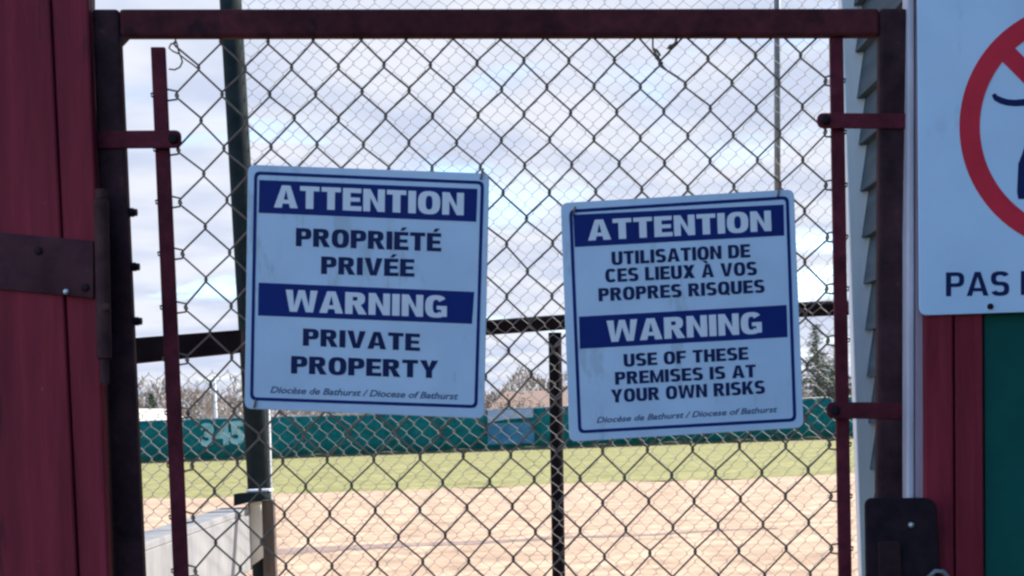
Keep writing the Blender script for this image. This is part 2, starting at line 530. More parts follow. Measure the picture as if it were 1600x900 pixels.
for i in range(61):
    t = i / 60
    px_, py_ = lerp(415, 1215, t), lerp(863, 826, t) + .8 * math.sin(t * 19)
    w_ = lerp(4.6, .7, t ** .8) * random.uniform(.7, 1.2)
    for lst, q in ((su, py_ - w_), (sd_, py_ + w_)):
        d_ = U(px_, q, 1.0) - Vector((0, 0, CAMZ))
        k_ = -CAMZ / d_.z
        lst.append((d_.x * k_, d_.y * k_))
sheet('shadow_streak', su + sd_[::-1], 0.010, M['shaded'])
sheet('path', [(-30, -12), (30, -12), (30, 2.996), (-30, 2.996)], 0.004, M['gravel'])

# ------------------------------------------------------------------ gate
GD = lambda py: 2.0 + (py - 450) * 0.00006      # the gate leans a hair towards the viewer
BOT = 2300                                       # photo row of the gate's foot, far below the frame
GX = lambda p0, p1, y: lerp(p0[0], p1[0], (y - p0[1]) / (p1[1] - p0[1]))
gate = tag(empty('chain_link_gate', U(800, BOT, 2.1)),
           'dark maroon framed chain-link gate holding both warning signs', 'gate')


def vstrip(l0, l1, r0, r1, y0, y1):
    return [(GX(l0, l1, y0), y0), (GX(r0, r1, y0), y0), (GX(r0, r1, y1), y1), (GX(l0, l1, y1), y1)]


# frame (butt joined)
bm = NB(); pxprism(bm, vstrip((146, 100), (176, 900), (187, 70), (224, 900), 13, BOT), GD, 0.022)
obj('hinge_stile', bm, M['dark_metal'], gate, bevel=.005)
bm = NB(); pxprism(bm, vstrip((1375, 60), (1371, 900), (1418, 60), (1414.5, 900), 12, BOT), GD, 0.022)
obj('latch_stile', bm, M['dark_metal'], gate, bevel=.005)
tl = GX((187, 70), (224, 900), 13) + .6
bl_ = GX((187, 70), (224, 900), 57) + .6
bm = NB(); pxprism(bm, [(tl, 13), (1374.6, 12), (1374.6, 55.5), (bl_, 57)], lambda y: GD(y) + .0008, 0.0205)
obj('top_rail', bm, M['red_metal'], gate, bevel=.005)
bm = NB()
xb0, xb1 = GX((187, 70), (224, 900), 2230), GX((1375, 60), (1371, 900), 2230)
pxprism(bm, [(xb0 + 1, 2240), (xb1 - 1, 2240), (xb1 - 1, BOT), (xb0 + 2, BOT)], lambda y: GD(y) + .0008, 0.0205)
obj('bottom_rail', bm, M['red_metal'], gate, bevel=.005)
# small weld fillet in the upper left corner
bm = NB(); pxprism(bm, [(bl_ - 1, 56.5), (bl_ + 11, 56.8), (bl_ + .5, 68)], lambda y: GD(y) + .003, 0.016)
obj('weld', bm, M['dark_metal'], gate)
# tension bars
GB = lambda y: GD(y) + 0.010
TBL = ((235, 75), (269.5, 880)); TBR = ((257.5, 75), (293, 880))
bm = NB(); pxprism(bm, vstrip(*TBL, *TBR, 73, 2200), GB, 0.008)
obj('tension_bar', bm, M['red_bar'], gate, bevel=.0015)
TRL = ((1297.5, 100), (1308.5, 750)); TRR = ((1318.5, 100), (1329, 750))
bm = NB(); pxprism(bm, vstrip(*TRL, *TRR, 58, 2200), GB, 0.008)
obj('tension_bar', bm, M['red_bar'], gate, bevel=.0015)
# tension bands: strap from the stile to the bar, with a carriage bolt
for (x0, x1, yc, h, side) in ((150, 283, 217, 28, 1), (1423, 1277, 188, 24, -1), (1421, 1292, 641, 26, -1)):
    bm = NB()
    q = [(x0, yc - h / 2 + 1), (x1, yc - h / 2), (x1, yc + h / 2), (x0, yc + h / 2 + 1)]
    pxprism(bm, rounded(q, [3, 11, 11, 3]), lambda y: GD(y) - .005, 0.0045)
    # return leg behind the bar
    xm = x1 + side * -40
    q2 = [(xm, yc - h / 2 + 2), (x1, yc - h / 2 + 2), (x1, yc + h / 2 - 2), (xm, yc + h / 2 - 2)]
    pxprism(bm, rounded(q2, [0, 9, 9, 0]), lambda y: GD(y) + .021, 0.0045)
    band = obj('tension_band', bm, M['red_bar'], gate, bevel=.0015)
    bm = NB(); bolt(bm, U(x1 - side * 12, yc, GD(yc) - .005), .0075, .006)
    tube(bm, [U(x1 - side * 12, yc, GD(yc) - .004), U(x1 - side * 12, yc, GD(yc) + .034)], .004, 8)
    obj('bolt', bm, M['black_metal'], band, smooth=False)
# three nuts that stick out of the inner side of the hinge stile
for yc in (332, 417, 502):
    x = GX((187, 70), (224, 900), yc)
    bm = NB()
    p = U(x - 2, yc, GD(yc) + .011)
    tube(bm, [p, p + AX_R * .0115], .0072, 6)
    tube(bm, [p, p + AX_R * .0165], .0055, 8)
    obj('nut', bm, M['black_metal'], gate)

# chain-link mesh
NTL, NTR, NBL, NBR = Vector((310.5, 108)), Vector((1252, 86.5)), Vector((335.5, 767)), Vector((1262.5, 735))


def node(i, j):
    u, v = i / 13.0, j / 8.0
    return (NTL * (1 - u) + NTR * u) * (1 - v) + (NBL * (1 - u) + NBR * u) * v


_jit = {}


def gate_node(i2, j2):
    """i2, j2 are half steps"""
    k = (i2, j2)
    if k not in _jit:
        _jit[k] = Vector((random.gauss(0, 1.0), random.gauss(0, 1.0)))
    p = node(i2 / 2, j2 / 2) + _jit[k]
    # the bent cell by the broken tie wire
    d = (p - Vector((1037, 92))).length
    p.y += 7 * math.exp(-(d / 45) ** 2)
    p.x += -3 * math.exp(-(d / 45) ** 2)
    return p


bm = NB()
GM = lambda y: GD(y) + .016
WR = 0.00155
top_bend = {}
for i2 in range(-1, 27):            # one zigzag wire between half columns i2 and i2+1
    pts = []
    for j2 in range(-2, 54):
        side = (j2 + i2) % 2        # node exists where i2 and j2 have the same parity
        col = i2 if (j2 - i2) % 2 == 0 else i2 + 1
        c = gate_node(col, j2)
        if c.y < 34:
            continue
        sgn = -1 if col == i2 else 1
        # overlap at the interlock, with a small loop in depth
        ox = sgn * 1.3
        for dy, dz in ((-4.6, -sgn * .0018), (-1.6, 0), (1.6, 0), (4.6, sgn * .0018)):
            k = 0.0 if abs(dy) > 3 else 1.0
            x = c.x + ox * (k * 1.0) - sgn * (1 - k) * 1.2
            pts.append(U(x, c.y + dy, GM(c.y) + dz))
    tube(bm, pts, WR, 6)
# knuckles under the top rail and loops round the tension bars
for j2 in range(-2, 54):
    if j2 % 2 == 0:
        continue
    # loops that hook the outermost knuckles round the tension bars
    c = gate_node(-1, j2)
    if c.y > 100:
        x = GX(TBR[0], TBR[1], c.y)
        xl_ = GX(TBL[0], TBL[1], c.y) - 2.5
        tube(bm, [U(c.x + 3, c.y + 3, GM(c.y) - .001), U(c.x, c.y - 6, GM(c.y) - .002), U(x, c.y - 9, GM(c.y) + .0035), U(xl_, c.y - 2, GM(c.y) + .0035),
                  U(xl_ + 1, c.y + 2, GM(c.y) + .004), U(x, c.y + 9, GM(c.y) + .0035), U(c.x, c.y + 7, GM(c.y) + .001), U(c.x + 3, c.y, GM(c.y) + .001)], WR, 6)
    c = gate_node(27, j2)
    if c.y > 62:
        x = GX(TRL[0], TRL[1], c.y)
        xr_ = GX(TRR[0], TRR[1], c.y) + 2.5
        tube(bm, [U(c.x - 3, c.y + 3, GM(c.y) - .001), U(c.x, c.y - 6, GM(c.y) - .002), U(x, c.y - 8, GM(c.y) + .0035), U(xr_, c.y - 2, GM(c.y) + .0035),
                  U(xr_ - 1, c.y + 2, GM(c.y) + .004), U(x, c.y + 8, GM(c.y) + .0035), U(c.x, c.y + 7, GM(c.y) + .001), U(c.x - 3, c.y, GM(c.y) + .001)], WR, 6)
mesh_o = obj('chain_link_mesh', bm, M['wire'], gate, smooth=True)
# loose curl of wire in the upper left corner
bm = NB()
tube(bm, [U(x, y, GM(y) - .004) for x, y in ((274, 62), (277, 70), (279, 80), (283, 90), (285, 97), (281, 105), (273, 109), (264, 108))], .0013, 6)
tube(bm, [U(x, y, GM(y) + .004) for x, y in ((276, 66), (267, 69), (264, 75), (270, 80), (279, 84), (290, 93), (300, 100), (309, 107))], .0013, 6)
obj('loose_wire', bm, M['wire'], gate, smooth=True)
# broken tie near the middle of the top rail
bm = NB()
tube(bm, [U(x, y, GM(y) - .002) for x, y in ((1057, 58), (1056, 66), (1052, 71), (1047, 73), (1044, 75), (1048, 76))], [.002, .002, .0028, .0036, .003, .0015], 6)
obj('tie_wire', bm, M['wire'], gate, smooth=True)
bm = NB()
tube(bm, [U(x, y, GM(y)) for x, y in ((1020, 58), (1020, 74), (1023, 82), (1029, 90), (1032, 97), (1036, 104), (1044, 112))], .0015, 6)
obj('tie_wire', bm, M['wire'], gate, smooth=True)
bm = NB()
tube(bm, [U(x, y, GM(y) - .003) for x, y in ((1020, 76), (1027, 80), (1031, 86), (1025, 91), (1030, 95), (1035, 100))], .0022, 6)
obj('tie_wire', bm, M['wire'], gate, smooth=True)


# ------------------------------------------------------------------ the two warning signs on the gate
def bil(q, u, v):
    tl, tr, br, bl = [Vector(p) for p in q]
    return (tl * (1 - u) + tr * u) * (1 - v) + (bl * (1 - u) + br * u) * v


def ring(bm, outer, inner, Y):
    n = len(outer)
    a = [bm.verts.new(U(x, y, Y(y))) for x, y in outer]
    b = [bm.verts.new(U(x, y, Y(y))) for x, y in inner]
    for i in range(n):
        bm.faces.new((a[i], a[(i + 1) % n], b[(i + 1) % n], b[i]))


def warning_sign(label, outer, border, banners, white, dark, small, holes, tilt):
    yc = sum(p[1] for p in outer) / 4
    Yp = lambda y: GD(y) - 0.0065 + (y - yc) * tilt
    root = tag(empty('warning_sign', U(sum(p[0] for p in outer) / 4, outer[2][1], GD(yc) - .006)), label, 'sign',
               'warning signs wired to the gate')
    bm = NB(); pxprism(bm, rounded(outer, 12, 6), Yp, 0.003)
    obj('panel', bm, M['plastic'], root, bevel=.0008)
    Yi = lambda y: Yp(y) - .0005
    Yj = lambda y: Yp(y) - .0009
    inn = []
    c = sum((Vector(p) for p in border), Vector((0, 0))) / 4
    w = 5.2
    wq = (border[1][0] - border[0][0]) / 2; hq = (border[3][1] - border[0][1]) / 2
    for u, v in ((0, 0), (1, 0), (1, 1), (0, 1)):
        inn.append(tuple(bil(border, u + (w / (2 * wq)) * (1 - 2 * u), v + (w / (2 * hq)) * (1 - 2 * v))))
    bm = NB(); ring(bm, rounded(border, 10, 5), rounded(inn, 6, 5), Yi)
    obj('border_line', bm, M['blue_ink'], root)
    for b in banners:
        bm = NB(); flat(bm, b, Yi)
        obj('banner', bm, M['blue_ink'], root)
    e = (Vector(outer[0]) - Vector(outer[3])).normalized()
    up = (e.x, e.y)
    for t in white:
        text_obj('lettering', [t], Yj, M['white_ink'], root, up=up)
    for t in dark:
        text_obj('lettering', [t], Yi, M['dark_ink'], root, up=up)
    text_obj('lettering', [small], Yi, M['grey_ink'], root, block=False, up=up, offset=.024, shear=.28)
    for (x, y) in holes:
        bm = NB()
        tube(bm, [U(x - 1, y + 4, Yp(y) - .0012), U(x, y, Yp(y) - .003), U(x + 1, y - 7, Yp(y) - .002), U(x + 3, y - 12, Yp(y) + .010)], .0016, 6)
        obj('wire_tie', bm, M['wire'], root, smooth=True)
    return root


warning_sign('square blue and white sign reading PROPRIÉTÉ PRIVÉE and PRIVATE PROPERTY, tilted down right',
             [(387.5, 257), (764.5, 271), (756.5, 654), (382, 638.5)],
             [(397, 267.5), (756.5, 283), (746, 638), (390.5, 625.5)],
             [[(405, 281), (746, 295), (744, 346.5), (404, 332.5)], [(404, 441.5), (741, 456), (737.5, 506), (403, 493)]],
             [('ATTENTION', (428, 324), (724.5, 336.5), 35), ('WARNING', (446, 486.5), (698, 496.5), 34)],
             [('PROPRIÉTÉ', (462, 384.5), (689, 393), 28.5), ('PRIVÉE', (501.5, 428), (647, 432.5), 27.5),
              ('PRIVATE', (473, 540), (655.7, 548.5), 27), ('PROPERTY', (454.5, 583.5), (684.5, 591), 27.5)],
             ('Diocèse de Bathurst / Diocese of Bathurst', (422, 614), (716, 624.5), 10.5),
             [(752, 276), (398, 633)], 0.00001)
warning_sign('blue and white sign reading PROPRES RISQUES and YOUR OWN RISKS, tilted up to the right',
             [(876, 317), (1240.5, 295.5), (1256, 668), (890, 690.5)],
             [(889, 327.5), (1232.5, 306), (1244.5, 658.5), (903.5, 677.5)],
             [[(895.5, 335.5), (1224.5, 319.5), (1225.5, 368), (898, 386)], [(904.5, 494.7), (1229, 476.5), (1230.7, 526.7), (906, 545)]],
             [('ATTENTION', (919, 376), (1205.5, 360.8), 32), ('WARNING', (949, 534.7), (1190.7, 520.8), 33.5)],
             [('UTILISATION DE', (955.8, 414.4), (1172.3, 402), 21), ('CES LIEUX À VOS', (946, 441.4), (1183, 429.6), 21),
              ('PROPRES RISQUES', (935.5, 471), (1195, 457), 20.5), ('USE OF THESE', (974.7, 573.3), (1169.3, 561.9), 20),
              ('PREMISES IS AT', (961.3, 601.3), (1181.3, 589.3), 20), ('YOUR OWN RISKS', (955, 629.3), (1195.5, 614.7), 20.5)],
             ('Diocèse de Bathurst / Diocese of Bathurst', (932, 661.3), (1215, 644), 9.5),
             [(1216, 303), (897, 332)], -0.00001)

# ------------------------------------------------------------------ red board wall on the left, with its hinge
LW = 1.955
wall = tag(empty('board_wall', U(-200, BOT, LW)), 'dark red board wall with a heavy steel hinge, left of the gate', 'wall')
edgesL = [(-900, -905), (-560, -545), (-260, -240), (78.5, 122), (139, 171)]


def board(x0a, x0b, x1a, x1b, y0, y1, Y, th):
    """edges given at rows 0 and 900"""
    f = lambda a, b, y: a + (b - a) * y / 900
    return [(f(x0a, x0b, y0) + 1.6, y0), (f(x1a, x1b, y0) - 1.6, y0), (f(x1a, x1b, y1) - 1.6, y1), (f(x0a, x0b, y1) + 1.6, y1)]


bm = NB()
for k in range(4):
    pts = board(*edgesL[k], *edgesL[k + 1], -700, 2320, LW, .02)
    pxprism(bm, pts, LW - (.004 if k == 2 else 0), .022)
obj('board', bm, M['red_wood'], wall, bevel=.003)
bm = NB()
pxprism(bm, [(-900, -690), (136, -690), (150, 900), (165, 2310), (-900, 2310)], LW + .024, .02)
obj('backing', bm, M['brown_wood'], wall)
# strap hinge
bm = NB()
pxprism(bm, rounded([(-150, 350), (146, 376), (146, 466), (-150, 438)], [4, 2, 2, 4]), LW - .010, .006)
strap = obj('strap_hinge', bm, M['strap'], wall, bevel=.002)
bm = NB()
bolt(bm, U(104, 456, LW - .010), .0045, .005)
obj('bolt', bm, M['galv'], strap, smooth=True)
bm = NB()
for x, y in ((60, 392), (-70, 390), (133, 449)):
    bolt(bm, U(x, y, LW - .010), .006, .004)
obj('bolt', bm, M['dark_metal'], strap)
# hinge barrel standing between wall and gate
bm = NB()
ptsb = [U(GX((158, 310), (163, 560), y), y, LW - .006) for y in (312, 560)]
tube(bm, ptsb, .0105, 14)
barrel = obj('hinge_barrel', bm, M['barrel'], wall, smooth=False, bevel=.001)
bm = NB()
ptsb = [U(GX((158, 310), (163, 560), y), y, LW - .006) for y in (296, 311)]
tube(bm, ptsb, .0085, 14)
ptsb = [U(GX((158, 310), (163, 560), y), y, LW - .006) for y in (561, 600)]
tube(bm, ptsb, .0065, 14)
bolt(bm, U(166, 480, LW - .016), .006, .005)
obj('hinge_pin', bm, M['barrel'], barrel)

# post behind the hinge side
post = tag(empty('gate_post', U(150, BOT, 2.07)), 'dark upright timber post squeezed between red board wall and gate', 'post')
bm = NB(); pxprism(bm, [(146, 26), (172, 26), (215, 2310), (160, 2310)], 2.062, .05)
obj('post_shaft', bm, M['brown_wood'], post, bevel=.004)
bm = NB(); pxprism(bm, [(145, 18), (173, 18), (173, 25.5), (145, 25.5)], 2.060, .054)
obj('post_cap', bm, M['brown_wood'], post, bevel=.003)

# ------------------------------------------------------------------ green wall with red trim on the right
RW = 1.965
gw = tag(empty('green_wall', U(1600, BOT, RW)), 'dark green wall with red corner boards, right of the gate', 'wall')
bm = NB()
pxprism(bm, [(1441, -700), (1483.4, -700), (1491.4, 900), (1500, BOT), (1452, BOT), (1445, 900)], RW, .03)
pxprism(bm, [(1486, -700), (1531, -700), (1538, 900), (1546, BOT), (1502.6, BOT), (1494, 900)], RW + .003, .03)
obj('corner_board', bm, M['red_wood'], gw, bevel=.003)
bm = NB()
pxprism(bm, [(1440, -690), (2600, -690), (2600, BOT), (1455, BOT)], RW + .034, .03)
obj('green_panel', bm, M['green_paint'], gw)
bm = NB()
pxprism(bm, [(1533, -690), (2590, -690), (2590, BOT - 5), (1548, BOT - 5), (1540, 900)], RW + .012, .021)
obj('green_panel', bm, M['green_paint'], gw, bevel=.002)
# pale edge boards behind the gate stile
bm = NB(); pxprism(bm, [(1431, -690), (1440, -690), (1444, 900), (1451, BOT), (1434, BOT), (1430, 900)], RW + .006, .028)
o = obj('edge_trim', bm, M['mauve'], gw, bevel=.002)
o['label'] = 'faded mauve edge strip'
bm = NB(); pxprism(bm, [(1418, -690), (1429.5, -690), (1429, 900), (1433, BOT), (1418, BOT)], RW + .004, .028)
o = obj('edge_board', bm, M['edge_paint'], gw, bevel=.003)
o['label'] = 'narrow pale edge board'

# latch plate bolted to the corner board, reaching behind the gate stile
latch = tag(empty('gate_latch', U(1410, 1100, 1.95)), 'black steel latch plate with one shiny bolt, bottom right of the gate', 'latch')
bm = NB()
pxprism(bm, rounded([(1352, 778), (1464, 778), (1478, 1120), (1357, 1120)], [14, 22, 12, 12], 6), 1.945, .008)
plate = obj('latch_plate', bm, M['black_metal'], latch, bevel=.002)
bm = NB(); bolt(bm, U(1423, 820, 1.945), .0042, .006)
obj('bolt', bm, M['galv'], latch, smooth=True)
bm = NB()
pxprism(bm, rounded([(1372, 846), (1408, 846), (1413, 1080), (1378, 1080)], 6), 1.938, .0065)
obj('latch_bar', bm, M['dark_metal'], latch, bevel=.002)
bm = NB()
tube(bm, [U(1448, 905, 1.943), U(1462, 892, 1.936), U(1474, 893, 1.936), U(1484, 905, 1.94), U(1488, 930, 1.945)], .0035, 8)
obj('latch_hook', bm, M['grey_pole'], latch, smooth=True)

# prohibition sign
PS = RW - .006
ps = tag(empty('prohibition_sign', U(1650, 490, PS)), 'large white sign with red barred circle and words starting PAS, on green wall', 'sign')
bm = NB()
pxprism(bm, rounded([(1433, -90), (1960, -95), (1960, 476), (1436.5, 493)], 14, 6), PS, .003)
obj('panel', bm, M['sign_plastic'], ps, bevel=.0008)
Yi, Yj = PS - .0005, PS - .0009
CC, RO, RI = (1694.5, 198), 195.5, 163.5
bm = NB()
N = 96
a = [(CC[0] + RO * math.cos(2 * math.pi * k / N), CC[1] + RO * math.sin(2 * math.pi * k / N)) for k in range(N)]
b = [(CC[0] + RI * math.cos(2 * math.pi * k / N), CC[1] + RI * math.sin(2 * math.pi * k / N)) for k in range(N)]
ring(bm, a, b, lambda y: Yj)
s2 = math.sqrt(.5)
hw = 14.5
L = 174
ctr = Vector((CC[0], CC[1] + 6)); dv = Vector((s2, s2)); nv = Vector((s2, -s2))
flat(bm, [tuple(ctr - dv * (L + 2) + nv * hw), tuple(ctr + dv * (L - 4) + nv * hw), tuple(ctr + dv * (L - 4) - nv * hw), tuple(ctr - dv * (L + 2) - nv * hw)], Yj - .00003)
obj('red_ring', bm, M['red_ink'], ps)
# animal pictogram: curved tail, hind leg, body
bm = NB()


def stroke(bm, pts, w, Y):
    up, dn = [], []
    for i, p in enumerate(pts):
        p = Vector(p)
        t = (Vector(pts[min(i + 1, len(pts) - 1)]) - Vector(pts[max(i - 1, 0)])).normalized()
        nn = Vector((-t.y, t.x)) * (w[i] if isinstance(w, (list, tuple)) else w)
        up.append(tuple(p + nn)); dn.append(tuple(p - nn))
    for i in range(len(pts) - 1):
        flat(bm, [up[i], up[i + 1], dn[i + 1], dn[i]], Y)


stroke(bm, [(1552, 147), (1556, 153), (1564, 157), (1574, 160), (1586, 161), (1600, 160), (1612, 158), (1624, 158)],
       [3.0, 4.6, 5, 5, 5.2, 5.5, 7, 10], Yi)
flat(bm, [(1620, 152), (1650, 146), (1760, 146), (1790, 160), (1790, 205), (1740, 222), (1660, 224), (1632, 226), (1604, 240), (1596, 244),
          (1608, 205)], Yi - .0001)
flat(bm, [(1596, 243), (1607, 236), (1634, 226), (1628, 250), (1611, 262), (1609, 300), (1618, 303), (1620, 311), (1591, 311), (1589, 300), (1591, 256)], Yi - .00015)
flat(bm, [(1762, 200), (1788, 200), (1784, 300), (1794, 311), (1768, 311)], Yi - .00015)
flat(bm, [(1775, 150), (1790, 110), (1808, 118), (1836, 130), (1838, 146), (1808, 152), (1792, 190)], Yi - .0002)
obj('pictogram', bm, M['dark_ink'], ps)
text_obj('lettering', [('PAS', (1478, 463), (1577, 461.5), 37.5), ('D', (1595, 461), (1627, 460), 37.5)], Yi, M['dark_ink'], ps, s=.205, b=.165, gap=.09)
bm = NB(); bolt(bm, U(1547, 479, PS), .0045, .004)
obj('bolt', bm, M['black_metal'], ps, smooth=True)

# ------------------------------------------------------------------ clapboard hut beyond the gate on the right
hx, hy0, hy1, hz = 0.822, 2.20, 3.02, 5.2
hut = tag(empty('clapboard_building', (1.8, 2.6, 0)), 'tall building clad in grey clapboards with white corner trim, right behind gate', 'building')
bm = NB()
z = 0.02
k = 0
while z < hz - .05:
    # each board a wedge, its lower edge proud
    z1 = min(z + .104, hz)
    pr = .024
    a = [Vector((hx, hy0, z)), Vector((hx - pr, hy0, z)), Vector((hx - .004, hy0, z1 + .008)), Vector((hx, hy0, z1 + .008))]
    prism(bm, a, Vector((0, hy1 - hy0, 0)))
    z = z1
obj('clapboards', bm, M['siding'], hut)
bm = NB(); box(bm, hx + .002, hy0 + .01, 0, 3.6, hy1 - .004, hz)
obj('wall_core', bm, M['siding'], hut)
bm = NB()
t0, t1 = U(1329, 400, hy1).x, U(1366, 400, hy1).x
box(bm, t0, hy1 + .004, 0, t1, hy1 + .034, hz)
obj('corner_trim', bm, M['white_wood'], hut, bevel=.003)
bm = NB(); box(bm, hx - .25, hy0 - .1, hz + .003, 3.9, hy1 + .25, hz + .12)
obj('roof', bm, M['roof_grey'], hut)

# ------------------------------------------------------------------ backstop fence six metres out
BY = 6.15
bs = tag(empty('backstop_fence', U(800, 667 + 1.6 * F / BY, BY)), 'tall backstop fence of fine galvanised mesh with dark pipes, behind the gate', 'fence')


def vpipe(name, top, bot, Y, r, m, ext_top=None, n=14):
    bm = NB()
    a, b = U(*top, Y), U(*bot, Y)
    d = (b - a)
    t0 = a if ext_top is None else a - d * ((ext_top - a.z) / (a.z - b.z)) if False else a
    if ext_top is not None:
        t0 = a + (a - b) * ((ext_top - a.z) / (a.z - b.z))
    b0 = b + (b - a) * ((b.z - 0.0) / (a.z - b.z))
    tube(bm, [t0, b0], r, n)
    return obj(name, bm, m, bs, smooth=True)


vpipe('tall_post', (366, 100), (404, 760), 6.05, 17.0 / F * 6.05, M['pole'], 4.6)
vpipe('corner_post', (867, 520), (873, 900), BY + .07, 10.5 / F * BY, M['rail'])
vpipe('pipe', (417, 590), (425, 900), 6.2, 4.2 / F * 6.2, M['grey_pole'])
bm = NB()
tube(bm, [U(1215, 480, BY + .07), U(1214, -250, BY + .07)], 5.0 / F * BY, 12)
obj('upper_post', bm, M['grey_pole'], bs, smooth=True)
bm = NB()
prism(bm, [U(100, 536, 4.5), U(376, 515, 4.75), U(376, 550, 4.75), U(100, 579, 4.5)], Vector((0, .05, 0)))
obj('slanting_rail', bm, M['rail'], bs, bevel=.004)
bm = NB()
tube(bm, [U(378, 533, 6.05), U(761, 512, 6.2), U(884, 503, BY + .06), U(1250, 484, BY + .06), U(1420, 476, BY + .06)], 12.0 / F * BY, 14)
obj('mid_rail', bm, M['rail'], bs, smooth=True)
# the mesh: fine when seen from here
bm = NB()
dw, dh = 24.7 / F * BY, 27.0 / F * BY


def fine_mesh(bm, x0, x1, z0, z1, Y, r):
    n = int((x1 - x0) / (dw / 2))
    m_ = int((z1 - z0) / (dh / 2))
    sl = -0.02
    for i in range(n):
        pts = []
        for j in range(m_ + 1):
            col = i if (j - i) % 2 == 0 else i + 1
            sgn = -1 if col == i else 1
            x = x0 + col * dw / 2 + random.gauss(0, .0016)
            zc = z0 + j * dh / 2 + random.gauss(0, .0016)
            pts.append((x + sgn * .002, Y - sgn * .002, zc - .004))
            pts.append((x + sgn * .002, Y + sgn * .002, zc + .004))
        tube(bm, pts, r, 4, cap=False)


xl = U(392, 450, BY).x
xr = U(1400, 450, BY).x
zr = U(800, 507, BY).z
fine_mesh(bm, xl, xr, 0.05, 4.5, BY, .0012)
xl2 = U(150, 700, BY).x
fine_mesh(bm, xl2, xl - .01, 0.05, U(300, 548, BY).z - .08, BY, .0017)
obj('wire_mesh', bm, M['far_wire'], bs)

# low plank barrier bottom left
pb = tag(empty('plank_barrier', U(330, 900, 5.0) * 1.0), 'low weathered white plank barrier with cream end, bottom left behind gate', 'barrier')
pb.location.z = 0
A, B = U(180, 893, 3.75), U(391, 793, 5.95)
A.z = B.z = (A.z + B.z) / 2
n_ = Vector((-(B.y - A.y), B.x - A.x, 0)).normalized()     # points to the left / viewer side away
if n_.x > 0: n_ = -n_
bm = NB()
prism(bm, [A, B, B - Vector((0, 0, .25)), A - Vector((0, 0, .25))], n_ * .03)
obj('plank', bm, M['plank'], pb, bevel=.003)
bm = NB()
prism(bm, [A + n_ * .002 + Vector((0, 0, .001)), B + n_ * .002 + Vector((0, 0, .001)), B + n_ * .13 + Vector((0, 0, .002)), A + n_ * .13 + Vector((0, 0, .002))], Vector((0, 0, .025)))
obj('cap_board', bm, M['plank'], pb, bevel=.003)
bm = NB()
pxprism(bm, [(390, 786), (407, 784), (410, 872), (393, 884)], 5.94, .05)
obj('end_trim', bm, M['cream'], pb, bevel=.002)
bm = NB()
a, b = U(407.5, 782, 5.97), U(420, 782, 5.97)
box(bm, a.x, 5.97, 0, b.x + .02, 6.02, a.z)
obj('post', bm, M['brown_wood'], pb, bevel=.003)
for t in (.05, .55):
    bm = NB()
    c = A.lerp(B, t)
    box(bm, c.x + .01, c.y - .04, 0, c.x + .08, c.y + .04, A.z - .26)
    obj('post', bm, M['brown_wood'], pb, bevel=.003)
bm = NB()
pxprism(bm, [(365, 772), (414, 769), (414, 779), (365, 791)], 5.86, .12)
obj('bracket', bm, M['pole'], pb, bevel=.002)
bm = NB()
pxprism(bm, [(384, 766), (421, 764.5), (421, 767.5), (384, 768.5)], 5.90, .1)
obj('bracket_cap', bm, M['white_wood'], pb)

# ------------------------------------------------------------------ outfield fence with windscreen
OY = 92.0
of = tag(empty('outfield_fence', (0, OY, 0)), 'long outfield fence hung with dark teal windscreen, white distance numerals on it', 'fence')
bm = NB()
nx = 240
rows = []
for i in range(nx + 1):
    x = -55 + 110 * i / nx
    col = []
    for j in range(4):
        zf = j / 3
        zt = 2.85 - .05 * abs(math.sin(math.pi * x / 3.05)) + .06 * math.sin(x * .21)
        zb = .18 + .04 * math.sin(x * 1.3)
        col.append(bm.verts.new((x, OY + .05 * math.sin(x * 2.06 + zf * 2) + .03 * math.sin(x * 5.1), lerp(zb, zt, zf))))
    rows.append(col)
for i in range(nx):
    for j in range(3):
        bm.faces.new((rows[i][j], rows[i + 1][j], rows[i + 1][j + 1], rows[i][j + 1]))
o = obj('windscreen', bm, M['screen'], of, smooth=True)
sd = o.modifiers.new('thick', 'SOLIDIFY'); sd.thickness = .02
for k in range(37):
    x = -54.9 + k * 3.05
    bm = NB(); tube(bm, [(x, OY + .17, 0), (x, OY + .17, 2.85)], .04, 8)
    obj('post', bm, M['galv'], of, smooth=True)
bm = NB(); tube(bm, [(-55, OY + .17, 2.87), (55, OY + .17, 2.87)], .03, 8)
obj('top_pipe', bm, M['galv'], of, smooth=True)
bm = NB(); box(bm, -55, OY + .12, .0, 55, OY + .22, .2)
obj('kick_board', bm, M['brown_wood'], of)
text_obj('numerals', [('345', (315, 698), (383, 693), 36)], OY - .14, M['pale_paint'], of, block=False, offset=.05, up=(-.06, -1))
# blue banner tied to the fence
bn = tag(empty('banner', U(795, 690, OY - .2)), 'blue vinyl banner with pale upper strip tied to the outfield fence', 'banner')
bm = NB(); pxprism(bm, [(762, 662), (835, 659), (835, 692), (762, 695)], OY - .22, .03)
obj('vinyl_sheet', bm, M['banner'], bn)
bm = NB(); pxprism(bm, [(762, 641), (833, 638.5), (833, 652), (790, 655), (762, 661)], OY - .23, .03)
obj('pale_strip', bm, M['pale_vinyl'], bn)

